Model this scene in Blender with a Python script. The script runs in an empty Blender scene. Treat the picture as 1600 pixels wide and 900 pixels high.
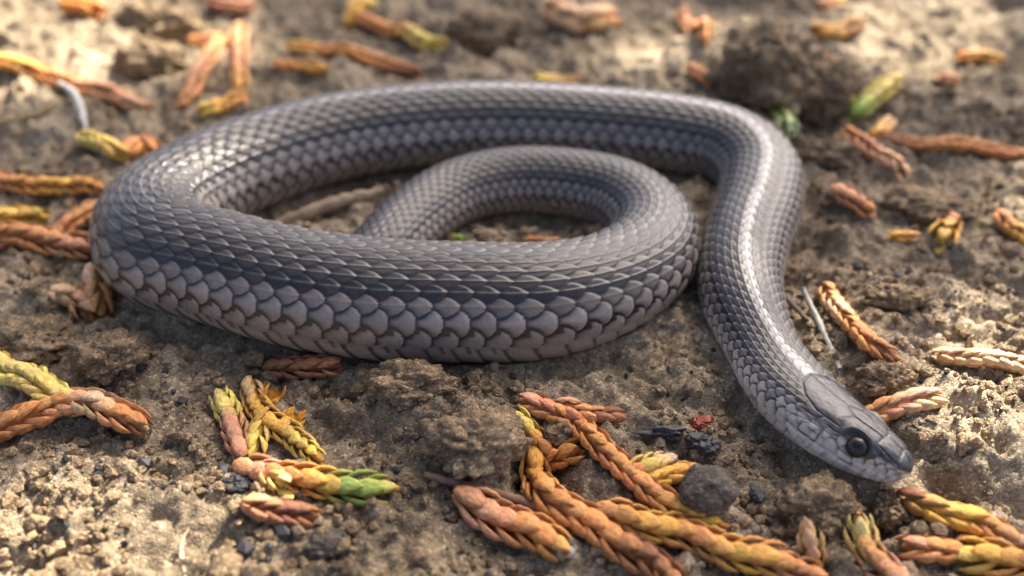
import bpy, bmesh, math, random
import numpy as np
from mathutils import Vector, Matrix

# ------------------------------------------------------------------ camera, sky, sun, exposure
U = 0.01                       # everything below is written in centimetres
SC = bpy.context.scene
COL = SC.collection
PITCH, DIST, FPX = math.radians(37.0), 14.0, 1400.0
CAM = np.array([0.0, -DIST * math.cos(PITCH), DIST * math.sin(PITCH)])
FWD = np.array([0.0, math.cos(PITCH), -math.sin(PITCH)])
UPV = np.array([0.0, math.sin(PITCH), math.cos(PITCH)])
RGT = np.array([1.0, 0.0, 0.0])

cd = bpy.data.cameras.new('camera')
cam = bpy.data.objects.new('camera', cd)
COL.objects.link(cam)
cam.location = Vector(CAM * U)
cam.rotation_euler = (math.radians(90) - PITCH, 0, 0)
cd.sensor_width = 36.0
cd.lens = FPX / 1600.0 * 36.0
cd.clip_start = 0.005
cd.clip_end = 200.0
cd.dof.use_dof = True
cd.dof.focus_distance = 11.4 * U
cd.dof.aperture_fstop = 12.5
SC.camera = cam

SUN_EL, SUN_AZ = math.radians(47), math.radians(38)      # azimuth from +Y (away from camera) to +X (right)
w = bpy.data.worlds.new('World')
SC.world = w
w.use_nodes = True
nt = w.node_tree
sky = nt.nodes.new('ShaderNodeTexSky')
sky.sky_type = 'NISHITA'
sky.sun_disc = False
sky.sun_elevation = SUN_EL
sky.sun_rotation = SUN_AZ
sky.air_density = 0.42
sky.dust_density = 5.0
sky.ozone_density = 0.0
nt.links.new(sky.outputs['Color'], nt.nodes['Background'].inputs['Color'])
nt.nodes['Background'].inputs['Strength'].default_value = 0.11
sd = bpy.data.lights.new('sun', 'SUN')
sd.energy = 5.0
sd.angle = math.radians(0.53)
sd.color = (1.0, 0.90, 0.74)
sun = bpy.data.objects.new('sun', sd)
COL.objects.link(sun)
sdir = Vector((math.sin(SUN_AZ) * math.cos(SUN_EL), math.cos(SUN_AZ) * math.cos(SUN_EL), math.sin(SUN_EL)))
sun.rotation_euler = (-sdir).to_track_quat('-Z', 'Y').to_euler()
sun.location = sdir * 3.0
SC.view_settings.view_transform = 'Standard'
SC.view_settings.look = 'None'
SC.view_settings.gamma = 1.0
SC.view_settings.exposure = 1.9
SC.render.engine = 'CYCLES'
SC.cycles.use_denoising = True
SC.cycles.max_bounces = 6

# ------------------------------------------------------------------ numeric helpers
def h01(*k):
    """hash of integer arrays to 0..1"""
    a = np.zeros_like(np.asarray(k[0]), dtype=np.uint32)
    for n, v in enumerate(k):
        a = (a ^ (np.asarray(v).astype(np.int64).astype(np.uint32) * np.uint32(0x9E3779B1 + 0x632BE5AB * (n & 1)))) * np.uint32(0x85EBCA6B)
        a ^= a >> np.uint32(13)
    a = a * np.uint32(0xC2B2AE35)
    a ^= a >> np.uint32(16)
    return a.astype(np.float64) / 4294967296.0

def noise3(x, y, z, seed=0):
    xi, yi, zi = np.floor(x), np.floor(y), np.floor(z)
    fx, fy, fz = x - xi, y - yi, z - zi
    sx, sy, sz = [f * f * f * (f * (f * 6 - 15) + 10) for f in (fx, fy, fz)]
    r = 0
    for dx in (0, 1):
        for dy in (0, 1):
            for dz in (0, 1):
                v = h01(xi + dx, yi + dy, zi + dz, np.full_like(xi, seed))
                r = r + v * (sx if dx else 1 - sx) * (sy if dy else 1 - sy) * (sz if dz else 1 - sz)
    return r * 2 - 1

def noise2(x, y, seed=0):
    xi, yi = np.floor(x), np.floor(y)
    fx, fy = x - xi, y - yi
    sx, sy = [f * f * f * (f * (f * 6 - 15) + 10) for f in (fx, fy)]
    r = 0
    for dx in (0, 1):
        for dy in (0, 1):
            v = h01(xi + dx, yi + dy, np.full_like(xi, seed))
            r = r + v * (sx if dx else 1 - sx) * (sy if dy else 1 - sy)
    return r * 2 - 1

def fbm2(x, y, f, octv, seed=0, gain=0.5):
    r, a = 0, 1.0
    for o in range(octv):
        c, s_ = math.cos(0.7 * o), math.sin(0.7 * o)
        r = r + a * noise2((x * c - y * s_) * f + 17.3 * o, (x * s_ + y * c) * f - 9.1 * o, seed + o)
        a *= gain
        f *= 2.03
    return r

def worley2(x, y, f, seed=0):
    """F1, F2 and a random value of the nearest cell"""
    X, Y = x * f, y * f
    xi, yi = np.floor(X), np.floor(Y)
    f1 = np.full_like(X, 9.0); f2 = np.full_like(X, 9.0); rv = np.zeros_like(X)
    for dx in (-1, 0, 1):
        for dy in (-1, 0, 1):
            cx, cy = xi + dx, yi + dy
            sd_ = np.full_like(cx, seed)
            d = np.hypot(cx + h01(cx, cy, sd_) - X, cy + h01(cx, cy, sd_ + 7) - Y)
            q = h01(cx, cy, sd_ + 13)
            near = d < f1
            f2 = np.where(near, f1, np.minimum(f2, d))
            rv = np.where(near, q, rv)
            f1 = np.where(near, d, f1)
    return f1, f2, rv

def sstep(a, b, x):
    t = np.clip((x - a) / (b - a), 0, 1)
    return t * t * (3 - 2 * t)

def unproj(px, py, z):
    d = FWD + (px - 800.0) / FPX * RGT - (py - 450.0) / FPX * UPV
    t = (z - CAM[2]) / d[2]
    return CAM + d * t

def spline(P, n):
    """centripetal Catmull-Rom through the rows of P, n samples, even in length of the first 3 columns"""
    P = np.asarray(P, float)
    Q = np.vstack([2 * P[0] - P[1], P, 2 * P[-1] - P[-2]])
    out = []
    for i in range(1, len(Q) - 2):
        p0, p1, p2, p3 = Q[i - 1:i + 3]
        t0 = 0.0
        t1 = t0 + np.linalg.norm((p1 - p0)[:3]) ** 0.5 + 1e-6
        t2 = t1 + np.linalg.norm((p2 - p1)[:3]) ** 0.5 + 1e-6
        t3 = t2 + np.linalg.norm((p3 - p2)[:3]) ** 0.5 + 1e-6
        t = np.linspace(t1, t2, 40, endpoint=(i == len(Q) - 3))[:, None]
        a1 = (t1 - t) / (t1 - t0) * p0 + (t - t0) / (t1 - t0) * p1
        a2 = (t2 - t) / (t2 - t1) * p1 + (t - t1) / (t2 - t1) * p2
        a3 = (t3 - t) / (t3 - t2) * p2 + (t - t2) / (t3 - t2) * p3
        b1 = (t2 - t) / (t2 - t0) * a1 + (t - t0) / (t2 - t0) * a2
        b2 = (t3 - t) / (t3 - t1) * a2 + (t - t1) / (t3 - t1) * a3
        out.append((t2 - t) / (t2 - t1) * b1 + (t - t1) / (t2 - t1) * b2)
    C = np.vstack(out)
    L = np.concatenate([[0], np.cumsum(np.linalg.norm(np.diff(C[:, :3], axis=0), axis=1))])
    s = np.linspace(0, L[-1], n)
    return np.stack([np.interp(s, L, C[:, k]) for k in range(C.shape[1])], 1), s

def smooth1(A, n):
    for _ in range(n):
        B = A.copy()
        B[1:-1] = (A[:-2] + 2 * A[1:-1] + A[2:]) / 4
        A = B
    return A

# ------------------------------------------------------------------ mesh helpers
def mesh_from(name, V, F, mat=None, col=None, smooth=True, origin=(0, 0, 0)):
    """V in cm; F an int array (n,4) or (n,3) or a list of tuples"""
    V = (np.asarray(V, float) - np.asarray(origin, float)) * U
    me = bpy.data.meshes.new(name)
    if isinstance(F, np.ndarray):
        n, k = F.shape
        me.vertices.add(len(V)); me.vertices.foreach_set('co', V.astype(np.float32).ravel())
        me.loops.add(n * k); me.loops.foreach_set('vertex_index', F.astype(np.int32).ravel())
        me.polygons.add(n)
        me.polygons.foreach_set('loop_start', np.arange(0, n * k, k, dtype=np.int32))
        me.update(calc_edges=True)
    else:
        me.from_pydata([tuple(v) for v in V], [], F)
        me.update()
    me.polygons.foreach_set('use_smooth', np.full(len(me.polygons), smooth))
    if col is not None:
        a = me.color_attributes.new('Col', 'FLOAT_COLOR', 'POINT')
        c = np.ones((len(V), 4), np.float32); c[:, :np.shape(col)[1]] = col
        a.data.foreach_set('color', c.ravel())
    if mat is not None:
        me.materials.append(mat)
    me.validate()
    return me

def link(name, data, parent=None, loc=(0, 0, 0)):
    o = bpy.data.objects.new(name, data)
    COL.objects.link(o)
    o.location = Vector([c * U for c in loc])
    if parent is not None:
        o.parent = parent
    return o

def tag(o, label=None, cat=None, group=None, kind=None):
    if label: o['label'] = label
    if cat: o['category'] = cat
    if group: o['group'] = group
    if kind: o['kind'] = kind
    return o

def grid_faces(n, m, wrap=False):
    i = np.arange(n - 1)[:, None]
    j = np.arange(m if wrap else m - 1)[None, :]
    j2 = (j + 1) % m
    return np.stack([i * m + j, i * m + j2, (i + 1) * m + j2, (i + 1) * m + j], -1).reshape(-1, 4)

# ------------------------------------------------------------------ materials
def new_mat(name):
    m = bpy.data.materials.new(name)
    m.use_nodes = True
    t = m.node_tree
    return m, t, t.nodes['Principled BSDF'], t.nodes.new, t.links.new

def soil_material(name, tint=(1, 1, 1), fine=1.0):
    m, t, b, N, L = new_mat(name)
    co = N('ShaderNodeTexCoord')
    def noise(scale, det=6.0, rough=0.6):
        n = N('ShaderNodeTexNoise'); n.inputs['Scale'].default_value = scale
        n.inputs['Detail'].default_value = det; n.inputs['Roughness'].default_value = rough
        L(co.outputs['Object'], n.inputs['Vector']); return n
    def ramp(src, stops):
        r = N('ShaderNodeValToRGB'); e = r.color_ramp.elements
        while len(e) < len(stops): e.new(0.5)
        for k, (p, c) in enumerate(stops):
            e[k].position = p; e[k].color = (*[a * b_ for a, b_ in zip(c, tint)], 1)
        L(src, r.inputs['Fac']); return r
    big = ramp(noise(45, 4).outputs['Fac'], [(0.32, (0.15, 0.118, 0.080)), (0.5, (0.28, 0.227, 0.158)), (0.68, (0.42, 0.355, 0.26))])
    med = ramp(noise(600, 6, 0.7).outputs['Fac'], [(0.3, (0.45, 0.42, 0.38)), (0.55, (1.0, 1.0, 1.0)), (0.75, (1.25, 1.22, 1.15))])
    mul = N('ShaderNodeMix'); mul.data_type = 'RGBA'; mul.blend_type = 'MULTIPLY'; mul.inputs['Factor'].default_value = 1
    L(big.outputs['Color'], mul.inputs[6]); L(med.outputs['Color'], mul.inputs[7])
    vo = N('ShaderNodeTexVoronoi'); vo.inputs['Scale'].default_value = 3200; L(co.outputs['Object'], vo.inputs['Vector'])
    sp = N('ShaderNodeSeparateColor'); L(vo.outputs['Color'], sp.inputs['Color'])
    gr = ramp(sp.outputs['Red'], [(0.0, (0.55, 0.52, 0.5)), (0.5, (0.95, 0.93, 0.9)), (0.86, (1.1, 1.05, 1.0)), (0.97, (2.0, 1.9, 1.75))])
    mu2 = N('ShaderNodeMix'); mu2.data_type = 'RGBA'; mu2.blend_type = 'MULTIPLY'; mu2.inputs['Factor'].default_value = 0.85
    L(mul.outputs[2], mu2.inputs[6]); L(gr.outputs['Color'], mu2.inputs[7])
    L(mu2.outputs[2], b.inputs['Base Color'])
    rg = ramp(sp.outputs['Green'], [(0.0, (0.95,) * 3), (0.93, (0.9,) * 3), (0.97, (0.3,) * 3)])
    L(rg.outputs['Color'], b.inputs['Roughness'])
    b.inputs['Specular IOR Level'].default_value = 0.35
    add = N('ShaderNodeMath'); add.operation = 'MULTIPLY_ADD'
    n2 = noise(1500, 5, 0.75)
    L(vo.outputs['Distance'], add.inputs[0]); add.inputs[1].default_value = -0.5; L(n2.outputs['Fac'], add.inputs[2])
    bp = N('ShaderNodeBump'); bp.inputs['Strength'].default_value = 0.9 * fine; bp.inputs['Distance'].default_value = 0.00045
    L(add.outputs[0], bp.inputs['Height']); L(bp.outputs['Normal'], b.inputs['Normal'])
    return m

def attr_material(name, rough=0.5, noise_scale=900, amount=0.35, bump=0.00012, spec=0.5, source='Col', sss=0.0):
    m, t, b, N, L = new_mat(name)
    co = N('ShaderNodeTexCoord')
    if source == 'object':
        oi = N('ShaderNodeObjectInfo'); csock = oi.outputs['Color']
        ob = N('ShaderNodeVectorMath'); ob.operation = 'ADD'
        rv = N('ShaderNodeCombineXYZ'); L(oi.outputs['Random'], rv.inputs[0]); L(oi.outputs['Random'], rv.inputs[1])
        L(co.outputs['Object'], ob.inputs[0]); L(rv.outputs[0], ob.inputs[1]); vec = ob.outputs[0]
    else:
        at = N('ShaderNodeAttribute'); at.attribute_name = source; csock = at.outputs['Color']; vec = co.outputs['Object']
    n = N('ShaderNodeTexNoise'); n.inputs['Scale'].default_value = noise_scale; n.inputs['Detail'].default_value = 5
    n.inputs['Roughness'].default_value = 0.65
    L(vec, n.inputs['Vector'])
    r = N('ShaderNodeMapRange'); r.inputs[1].default_value = 0.25; r.inputs[2].default_value = 0.75
    r.inputs[3].default_value = 1 - amount; r.inputs[4].default_value = 1 + amount
    L(n.outputs['Fac'], r.inputs[0])
    mx = N('ShaderNodeVectorMath'); mx.operation = 'SCALE'
    L(csock, mx.inputs[0]); L(r.outputs[0], mx.inputs['Scale'])
    L(mx.outputs[0], b.inputs['Base Color'])
    rr = N('ShaderNodeMapRange'); rr.inputs[3].default_value = rough - 0.12; rr.inputs[4].default_value = rough + 0.15
    L(n.outputs['Fac'], rr.inputs[0]); L(rr.outputs[0], b.inputs['Roughness'])
    b.inputs['Specular IOR Level'].default_value = spec
    if sss:
        b.inputs['Subsurface Weight'].default_value = sss
        b.inputs['Subsurface Scale'].default_value = 0.0006
        b.inputs['Subsurface Radius'].default_value = (1.0, 0.5, 0.2)
    bp = N('ShaderNodeBump'); bp.inputs['Strength'].default_value = 0.6; bp.inputs['Distance'].default_value = bump
    L(n.outputs['Fac'], bp.inputs['Height']); L(bp.outputs['Normal'], b.inputs['Normal'])
    return m

M_SOIL = soil_material('soil')
M_CLOD = soil_material('clod_soil', (1.0, 0.97, 0.93))
M_PEBBLE = soil_material('pebble_stone', (0.74, 0.75, 0.79), 1.0)
M_SAND = soil_material('pale_sand', (1.3, 1.33, 1.36), 0.5)
M_SNAKE = attr_material('snake_scales', 0.31, 1400, 0.24, 0.00006, 0.5)
M_LEAF = attr_material('dry_leaf', 0.55, 520, 0.55, 0.0006, 0.4, 'object', 0.10)
M_LEAFC = attr_material('dry_leaf_joined', 0.55, 700, 0.30, 0.0001, 0.35)
M_WOOD = attr_material('bare_wood', 0.75, 1200, 0.35, 0.0002, 0.25, 'object')

# ------------------------------------------------------------------ the snake's course (from the snout back to the tail)
# centre pixel, radius in cm, height of the centre above the level ground, roll in degrees
COURSE = [
    (1424, 738, 0.45, 0.36, 17), (1385, 713, 0.45, 0.40, 18), (1330, 682, 0.45, 0.45, 19), (1272, 640, 0.46, 0.46, 17),
    (1220, 588, 0.49, 0.45, 10), (1180, 522, 0.52, 0.45, 0), (1156, 450, 0.58, 0.52, 0), (1163, 385, 0.64, 0.56, 0),
    (1184, 325, 0.67, 0.58, 0), (1186, 272, 0.70, 0.60, 0), (1140, 232, 0.73, 0.63, 0), (1050, 212, 0.76, 0.65, 0),
    (930, 200, 0.78, 0.66, 0), (800, 194, 0.80, 0.68, 0), (660, 200, 0.82, 0.69, 0), (530, 218, 0.84, 0.70, 0),
    (410, 252, 0.85, 0.71, 0), (305, 298, 0.86, 0.73, 0), (244, 346, 0.86, 0.82, 0), (256, 392, 0.86, 0.90, 0),
    (343, 421, 0.85, 0.90, -5), (466, 454, 0.88, 0.80, -8), (600, 473, 0.89, 0.74, -9), (730, 477, 0.88, 0.72, -9),
    (850, 473, 0.85, 0.69, -7), (950, 446, 0.77, 0.64, -4), (1012, 402, 0.71, 0.61, 0), (1020, 352, 0.66, 0.58, 0),
    (970, 308, 0.63, 0.55, 0), (890, 288, 0.61, 0.53, 0), (800, 284, 0.60, 0.51, 0), (715, 302, 0.58, 0.49, 0),
    (645, 346, 0.55, 0.47, 0), (590, 402, 0.50, 0.43, 0), (545, 445, 0.40, 0.35, 0), (480, 455, 0.28, 0.25, 0),
    (420, 445, 0.17, 0.16, 0), (360, 435, 0.06, 0.08, 0)]
ctrl = np.array([[*unproj(px, py, z), R, roll] for px, py, R, z, roll in COURSE])
SP, SS = spline(ctrl, 3000)
SP = smooth1(SP, 250)
SS = np.concatenate([[0], np.cumsum(np.linalg.norm(np.diff(SP[:, :3], axis=0), axis=1))])
SNAKE_LEN = SS[-1]

# ------------------------------------------------------------------ the ground
def bump(x, y, px, py, r, h, sx=1.0, sy=1.0, rot=0.0, p=2.0):
    c = unproj(px, py, 0.0)
    dx, dy = x - c[0], y - c[1]
    cr, sr = math.cos(rot), math.sin(rot)
    d = np.sqrt(((dx * cr + dy * sr) / sx) ** 2 + ((-dx * sr + dy * cr) / sy) ** 2) / r
    return h * np.exp(-d ** p)

def ground_h(x, y):
    wx = x + 0.25 * fbm2(x, y, 0.9, 3, 91)
    wy = y + 0.25 * fbm2(x, y, 0.9, 3, 95)
    h = 0.16 * fbm2(x, y, 0.28, 3, 1)
    f1, f2, rv = worley2(wx, wy, 0.62, 3)
    back = 0.35 + 0.65 * sstep(2.5, 6.0, y)
    h += back * 0.46 * np.clip(0.72 - f1, 0, 1) ** 0.8 * (rv > 0.45) * (rv - 0.2)
    f1, f2, rv = worley2(wx, wy, 1.7, 5)
    h += 0.34 * np.clip(0.62 - f1, 0, 1) ** 0.7 * (rv > 0.5) * rv
    f1, f2, rv = worley2(wx, wy, 4.3, 6)
    h += 0.13 * np.clip(0.6 - f1, 0, 1) * (rv > 0.35)
    f1, f2, rv = worley2(x, y, 11.0, 8)
    h += 0.05 * np.clip(0.6 - f1, 0, 1) * (rv > 0.4)
    h += 0.075 * fbm2(wx, wy, 2.0, 6, 21, 0.60)
    for f_, a_ in ((2.6, 0.10), (5.5, 0.06), (11.0, 0.032)):
        h += a_ * np.abs(noise2(wx * f_, wy * f_, int(f_ * 10)) + 0.4 * noise2(wx * f_ * 2.2, wy * f_ * 2.2, 5))
    rg = 1 - np.abs(fbm2(wx, wy, 1.1, 4, 41, 0.5))
    h += 0.12 * (rg - 0.6)
    # shaped places seen in the photograph: lumps, hollows and the slab beside the head
    h += bump(x, y, 640, 632, 0.55, 0.40, 1.2, 1.0) + bump(x, y, 712, 690, 0.62, 0.50, 1.2, 0.9)
    h -= bump(x, y, 835, 728, 0.33, 0.95)
    h -= bump(x, y, 1330, 800, 0.50, 0.40, 1.4, 0.8)
    h += bump(x, y, 1275, 800, 0.30, 0.18) - bump(x, y, 1210, 745, 0.3, 0.1)
    h += bump(x, y, 1520, 700, 1.25, 0.34, 1.3, 0.75, 0.1, 4.0)
    h -= bump(x, y, 1540, 785, 0.26, 0.34, 4.0, 0.7, -0.18)
    h += bump(x, y, 1390, 590, 0.35, 0.2)
    h += bump(x, y, 180, 560, 0.6, 0.25, 1.4, 0.8) + bump(x, y, 60, 470, 0.5, 0.2, 1.5, 0.8)
    h += bump(x, y, 200, 800, 1.2, 0.22, 1.4, 0.7) + bump(x, y, 600, 870, 0.8, 0.2)
    h += bump(x, y, 1170, 110, 1.3, 0.9, 1.2, 0.9, 0.3) - bump(x, y, 1265, 200, 0.9, 0.5, 0.8, 1.0)
    h -= bump(x, y, 300, 40, 1.0, 0.55) + bump(x, y, 830, 50, 0.8, 0.45) + bump(x, y, 760, 80, 0.7, 0.4)
    return h

def grow(start, step, limit, ratio=1.14):
    o, s_ = [], step
    while start < limit:
        s_ *= ratio; start += s_; o.append(start)
    return o
gx = np.arange(-15, 15.001, 0.05)
far_x = np.array(grow(15, 0.045, 1500))
gx = np.concatenate([-far_x[::-1], gx, far_x])
gy0 = np.concatenate([np.arange(-6.6, 0.5, 0.032), np.arange(0.5, 5, 0.05), np.arange(5, 16, 0.075)])
gy = np.concatenate([-np.array(grow(6.6, 0.04, 1500))[::-1], gy0, np.array(grow(16, 0.075, 2500))])
GX, GY = np.meshgrid(gx, gy)
GZ = ground_h(GX, GY)
# press the soil down to the snake's belly, and let the belly touch it
samp = SP[::12]
near = (np.abs(GX) < 9) & (GY > -6) & (GY < 9)
nx, ny = GX[near], GY[near]
dmin = np.full(len(nx), 99.0); zb = np.zeros(len(nx)); rr_ = np.ones(len(nx)); si = np.zeros(len(nx))
for k, q in enumerate(samp):
    d = np.hypot(nx - q[0], ny - q[1]) / max(q[3], 0.2)
    c = d < dmin
    dmin[c] = d[c]; zb[c] = q[2]; rr_[c] = q[3]; si[c] = SS[::12][k]
hb_ = np.where(si < 2.4, 0.86, 0.84) * rr_
belly = zb - hb_ * np.sqrt(np.clip(1 - (dmin / 1.04) ** 2, 0, 1))
gz = GZ[near]
wgt = 1 - sstep(0.35, 0.95, dmin)
gz = gz * (1 - wgt) + np.maximum(np.minimum(gz, belly + 0.03), np.minimum(belly + 0.02, 0.16)) * wgt
gz = np.where(dmin < 1.12, np.minimum(gz, belly + 0.03 + 0.5 * np.clip(dmin - 0.95, 0, 1)), gz)
gz -= 0.10 * np.exp(-((dmin - 1.1) / 0.35) ** 2)
GZ[near] = gz

def ground_at(x, y):
    i = np.clip(np.searchsorted(gx, x) - 1, 0, len(gx) - 2)
    j = np.clip(np.searchsorted(gy, y) - 1, 0, len(gy) - 2)
    u = (x - gx[i]) / (gx[i + 1] - gx[i]); v = (y - gy[j]) / (gy[j + 1] - gy[j])
    return (GZ[j, i] * (1 - u) + GZ[j, i + 1] * u) * (1 - v) + (GZ[j + 1, i] * (1 - u) + GZ[j + 1, i + 1] * u) * v

def on_ground(px, py, off=0.0):
    z = 0.0
    for _ in range(12):
        p = unproj(px, py, z + off)
        z = 0.5 * z + 0.5 * float(ground_at(p[0], p[1]))
    return unproj(px, py, z + off)

gme = mesh_from('ground', np.stack([GX, GY, GZ], -1).reshape(-1, 3), grid_faces(len(gy), len(gx)), M_SOIL)
tag(link('ground', gme), kind='structure')

# ------------------------------------------------------------------ the snake: one continuous skin with every scale raised from it
ROWPHI = np.array([0, 9.5, 19, 28.5, 38.5, 49, 61, 75.5, 92.5])          # dorsal scale rows, degrees from the spine
VENT = 101.5
HEADL = 1.62
R_of = lambda s: np.interp(s, SS, SP[:, 3])
def pitch_of(s):
    return np.interp(s, [0, 1.5, 2.6, 5, 8], [0.135, 0.15, 0.19, 0.235, 0.0]) * (s < 8) * 1.0 if False else \
        np.where(s < 7, np.interp(s, [0, 1.4, 2.6, 5, 7], [0.13, 0.14, 0.175, 0.215, 0.372 * 0.66]), 0.372 * np.maximum(R_of(s), 0.12))
s_list = [0.0, 0.002, 0.006, 0.012, 0.02, 0.03, 0.042]
while s_list[-1] < SNAKE_LEN - 0.02:
    s = s_list[-1]
    s_list.append(s + (0.014 if s < 1.9 else float(pitch_of(s)) / (16.0 if (s < 8.5 or 20.5 < s < 34) else 8.0)))
s_list.append(SNAKE_LEN)
S = np.array(s_list)
fine_s = np.linspace(0, SNAKE_LEN, 8000)
u_f = np.concatenate([[0], np.cumsum(np.diff(fine_s) / pitch_of(0.5 * (fine_s[1:] + fine_s[:-1])))])
UU = np.interp(S, fine_s, u_f)
edges = np.concatenate([[0], (ROWPHI[1:] + ROWPHI[:-1]) / 2, [VENT]])
ph = [np.linspace(edges[k], edges[k + 1], 8 if k == 0 else (15 if k < 6 else 19))[:-1] for k in range(9)]
ph.append(np.concatenate([np.linspace(VENT, 138, 24)[:-1], np.linspace(138, 180, 8)]))
half = np.concatenate(ph)
PH = np.concatenate([half, -half[-2:0:-1]])            # 0..180 then back to 0, negative side
NP_ = len(PH)
pr = np.radians(PH)[None, :]
c3 = np.stack([np.interp(S, SS, SP[:, k]) for k in range(3)], 1)
Rs = R_of(S); roll = np.radians(np.interp(S, SS, SP[:, 4]))
tan_ = np.gradient(np.stack([np.interp(S, SS, smooth1(SP[:, k:k + 1], 60)[:, 0]) for k in range(3)], 1), S, axis=0)
tan_ /= np.linalg.norm(tan_, axis=1)[:, None]
up = np.array([0, 0, 1.0]) - tan_ * tan_[:, 2:3]
up /= np.linalg.norm(up, axis=1)[:, None]
side = np.cross(tan_, up)
up2 = up * np.cos(roll)[:, None] + side * np.sin(roll)[:, None]
side2 = np.cross(tan_, up2)
# section half-width, height above and below the axis, along the length
HS = [0, 0.02, 0.06, 0.14, 0.30, 0.50, 0.75, 1.05, 1.35, 1.65, 2.0, 2.5, 3.2]
HW = [0.0, 0.10, 0.185, 0.255, 0.33, 0.395, 0.46, 0.52, 0.56, 0.57, 0.545, 0.50, 0.48]
HT = [0.0, 0.06, 0.11, 0.165, 0.225, 0.275, 0.315, 0.34, 0.355, 0.365, 0.38, 0.41, 0.43]
HB = [0.0, 0.09, 0.16, 0.23, 0.30, 0.345, 0.375, 0.395, 0.405, 0.405, 0.40, 0.39, 0.39]
mixh = sstep(2.2, 3.4, S)
wv = smooth1(np.interp(S, HS, HW), 6) * (1 - mixh) + Rs * 1.04 * mixh
tv = smooth1(np.interp(S, HS, HT), 6) * (1 - mixh) + Rs * 0.98 * mixh
bv = smooth1(np.interp(S, HS, HB), 6) * (1 - mixh) + Rs * 0.84 * mixh
tail = np.sqrt(np.clip((SNAKE_LEN - S) / 0.05, 0, 1))
wv, tv, bv = wv * tail, tv * tail, bv * tail
nexp = 2.0 + 0.55 * (1 - sstep(1.2, 2.6, S))
cx, cz = np.sin(pr), np.cos(pr)
ex = (2.0 / nexp)[:, None]
X = np.sign(cx) * np.abs(cx) ** ex * wv[:, None]
Z = np.sign(cz) * np.abs(cz) ** ex * np.where(cz > 0, tv[:, None], bv[:, None])
hh = np.where(cz > 0, tv[:, None], bv[:, None])
nxv, nzv = X / (wv[:, None] ** 2 + 1e-9), Z / (hh ** 2 + 1e-9)
nl = np.hypot(nxv, nzv) + 1e-9
nxv, nzv = nxv / nl, nzv / nl

# scales: height and colour of the uppermost scale at every point of the grid
AP = np.abs(PH)[None, :] * np.ones((len(S), 1))
SG = np.where(PH >= 0, 1, -1)[None, :] * np.ones((len(S), 1))
UV = UU[:, None] * np.ones((1, NP_))
best = np.full(AP.shape, -9.0); bid_i = np.zeros(AP.shape); bid_j = np.zeros(AP.shape)
ba = np.zeros(AP.shape); bb = np.zeros(AP.shape); groove = np.zeros(AP.shape)
rowf = np.interp(AP, np.concatenate([ROWPHI, [110.0]]), np.arange(10))
signed = rowf * SG                                       # signed row coordinate
rn = np.round(signed)
CAND = []
for dj in (-1, 0, 1):
    J = rn + dj
    aj = np.abs(J)
    off = 0.5 * (aj % 2)
    rnd = np.round(UV - off)
    for di in (-1, 0, 1):
        I = rnd + di
        a = UV - off - I + 0.04 * (h01(I, J) - 0.5)
        b_ = signed - J
        rnda = aj >= 7
        tip = np.where(aj == 7, 0.50, np.where(aj == 8, 0.56, 0.64))
        wid = np.where(aj == 7, 0.86, np.where(aj == 8, 0.80, 0.76))
        af = np.clip(a / tip, 0, 2)
        g_ = np.where(rnda, (np.abs(b_) / wid) ** 2.0 + af ** 2.2, (np.abs(b_) / wid) ** 1.15 + af ** 2.1)
        ga = np.where(rnda, 2.2 * af ** 1.2, 2.1 * af ** 1.1) / tip
        gb = np.where(rnda, 2.0 * np.abs(b_) / wid, 1.15 * (np.abs(b_) / wid + 1e-6) ** 0.15) / wid
        e = (1 - g_) / np.sqrt(ga ** 2 + gb ** 2 + 0.4)
        e = np.where(a < -0.75, -1.0, e)
        e = np.where(aj > 8, -1.0, e)
        keel = np.where(aj <= 6, np.where(aj == 6, 0.55, 1.0), 0.0) * np.exp(-(b_ / 0.085) ** 2) * sstep(-0.5, -0.1, a) * (1 - 0.4 * sstep(0.3, 0.6, a))
        dome = np.where(rnda, 1.3, 0.75) * (1 - np.clip(np.abs(b_) / wid, 0, 1) ** 2)
        roundoff = np.clip(e / 0.15, 0, 1) ** 0.7
        h = np.where(aj == 7, 0.75, 1.0) * (a + 0.6) + np.where(aj == 7, 0.22, 0.0) + 0.45 * dome + 0.42 * keel + 0.75 * (roundoff - 1)
        inside = e > 0
        win = inside & (h > best)
        best = np.where(win, h, best)
        bid_i = np.where(win, I, bid_i); bid_j = np.where(win, J, bid_j)
        ba = np.where(win, a, ba); bb = np.where(win, b_, bb)
        CAND.append((e, I + off, a))
# dark skin shows just behind the free edge of the scale that lies on top
bpos = bid_i + 0.5 * (np.abs(bid_j) % 2)
for e, pos, a in CAND:
    g = np.minimum(1, 1.5 * np.exp(np.minimum(e, 0) / 0.085)) * (e < 0.16) * (a > -0.2) * (a < 0.8)
    groove = np.maximum(groove, np.where(pos < bpos - 0.1, g, 0))
del CAND
# belly scutes
vfrac = sstep(VENT - 9, VENT + 35, AP)
vu = UV - 0.40 * vfrac - 0.25
vi = np.floor(vu); va = vu - vi
vh = 1.05 * va - 0.35 * sstep(0.92, 1.0, va) + 0.3
isv = (AP > 96) & (vh > best - 0.0) | (best < -5)
groove = np.where(isv, np.maximum(sstep(0.90, 0.955, va), np.exp(-va / 0.05)) * 0.9, groove * (AP < VENT + 4))
best = np.where(isv, vh, best)
bid_i = np.where(isv, vi, bid_i); bid_j = np.where(isv, 99, bid_j)
ba = np.where(isv, va - 0.5, ba); bb = np.where(isv, 0, bb)
amp = pitch_of(S)[:, None] * 0.074
H = (best - 0.6) * amp

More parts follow.
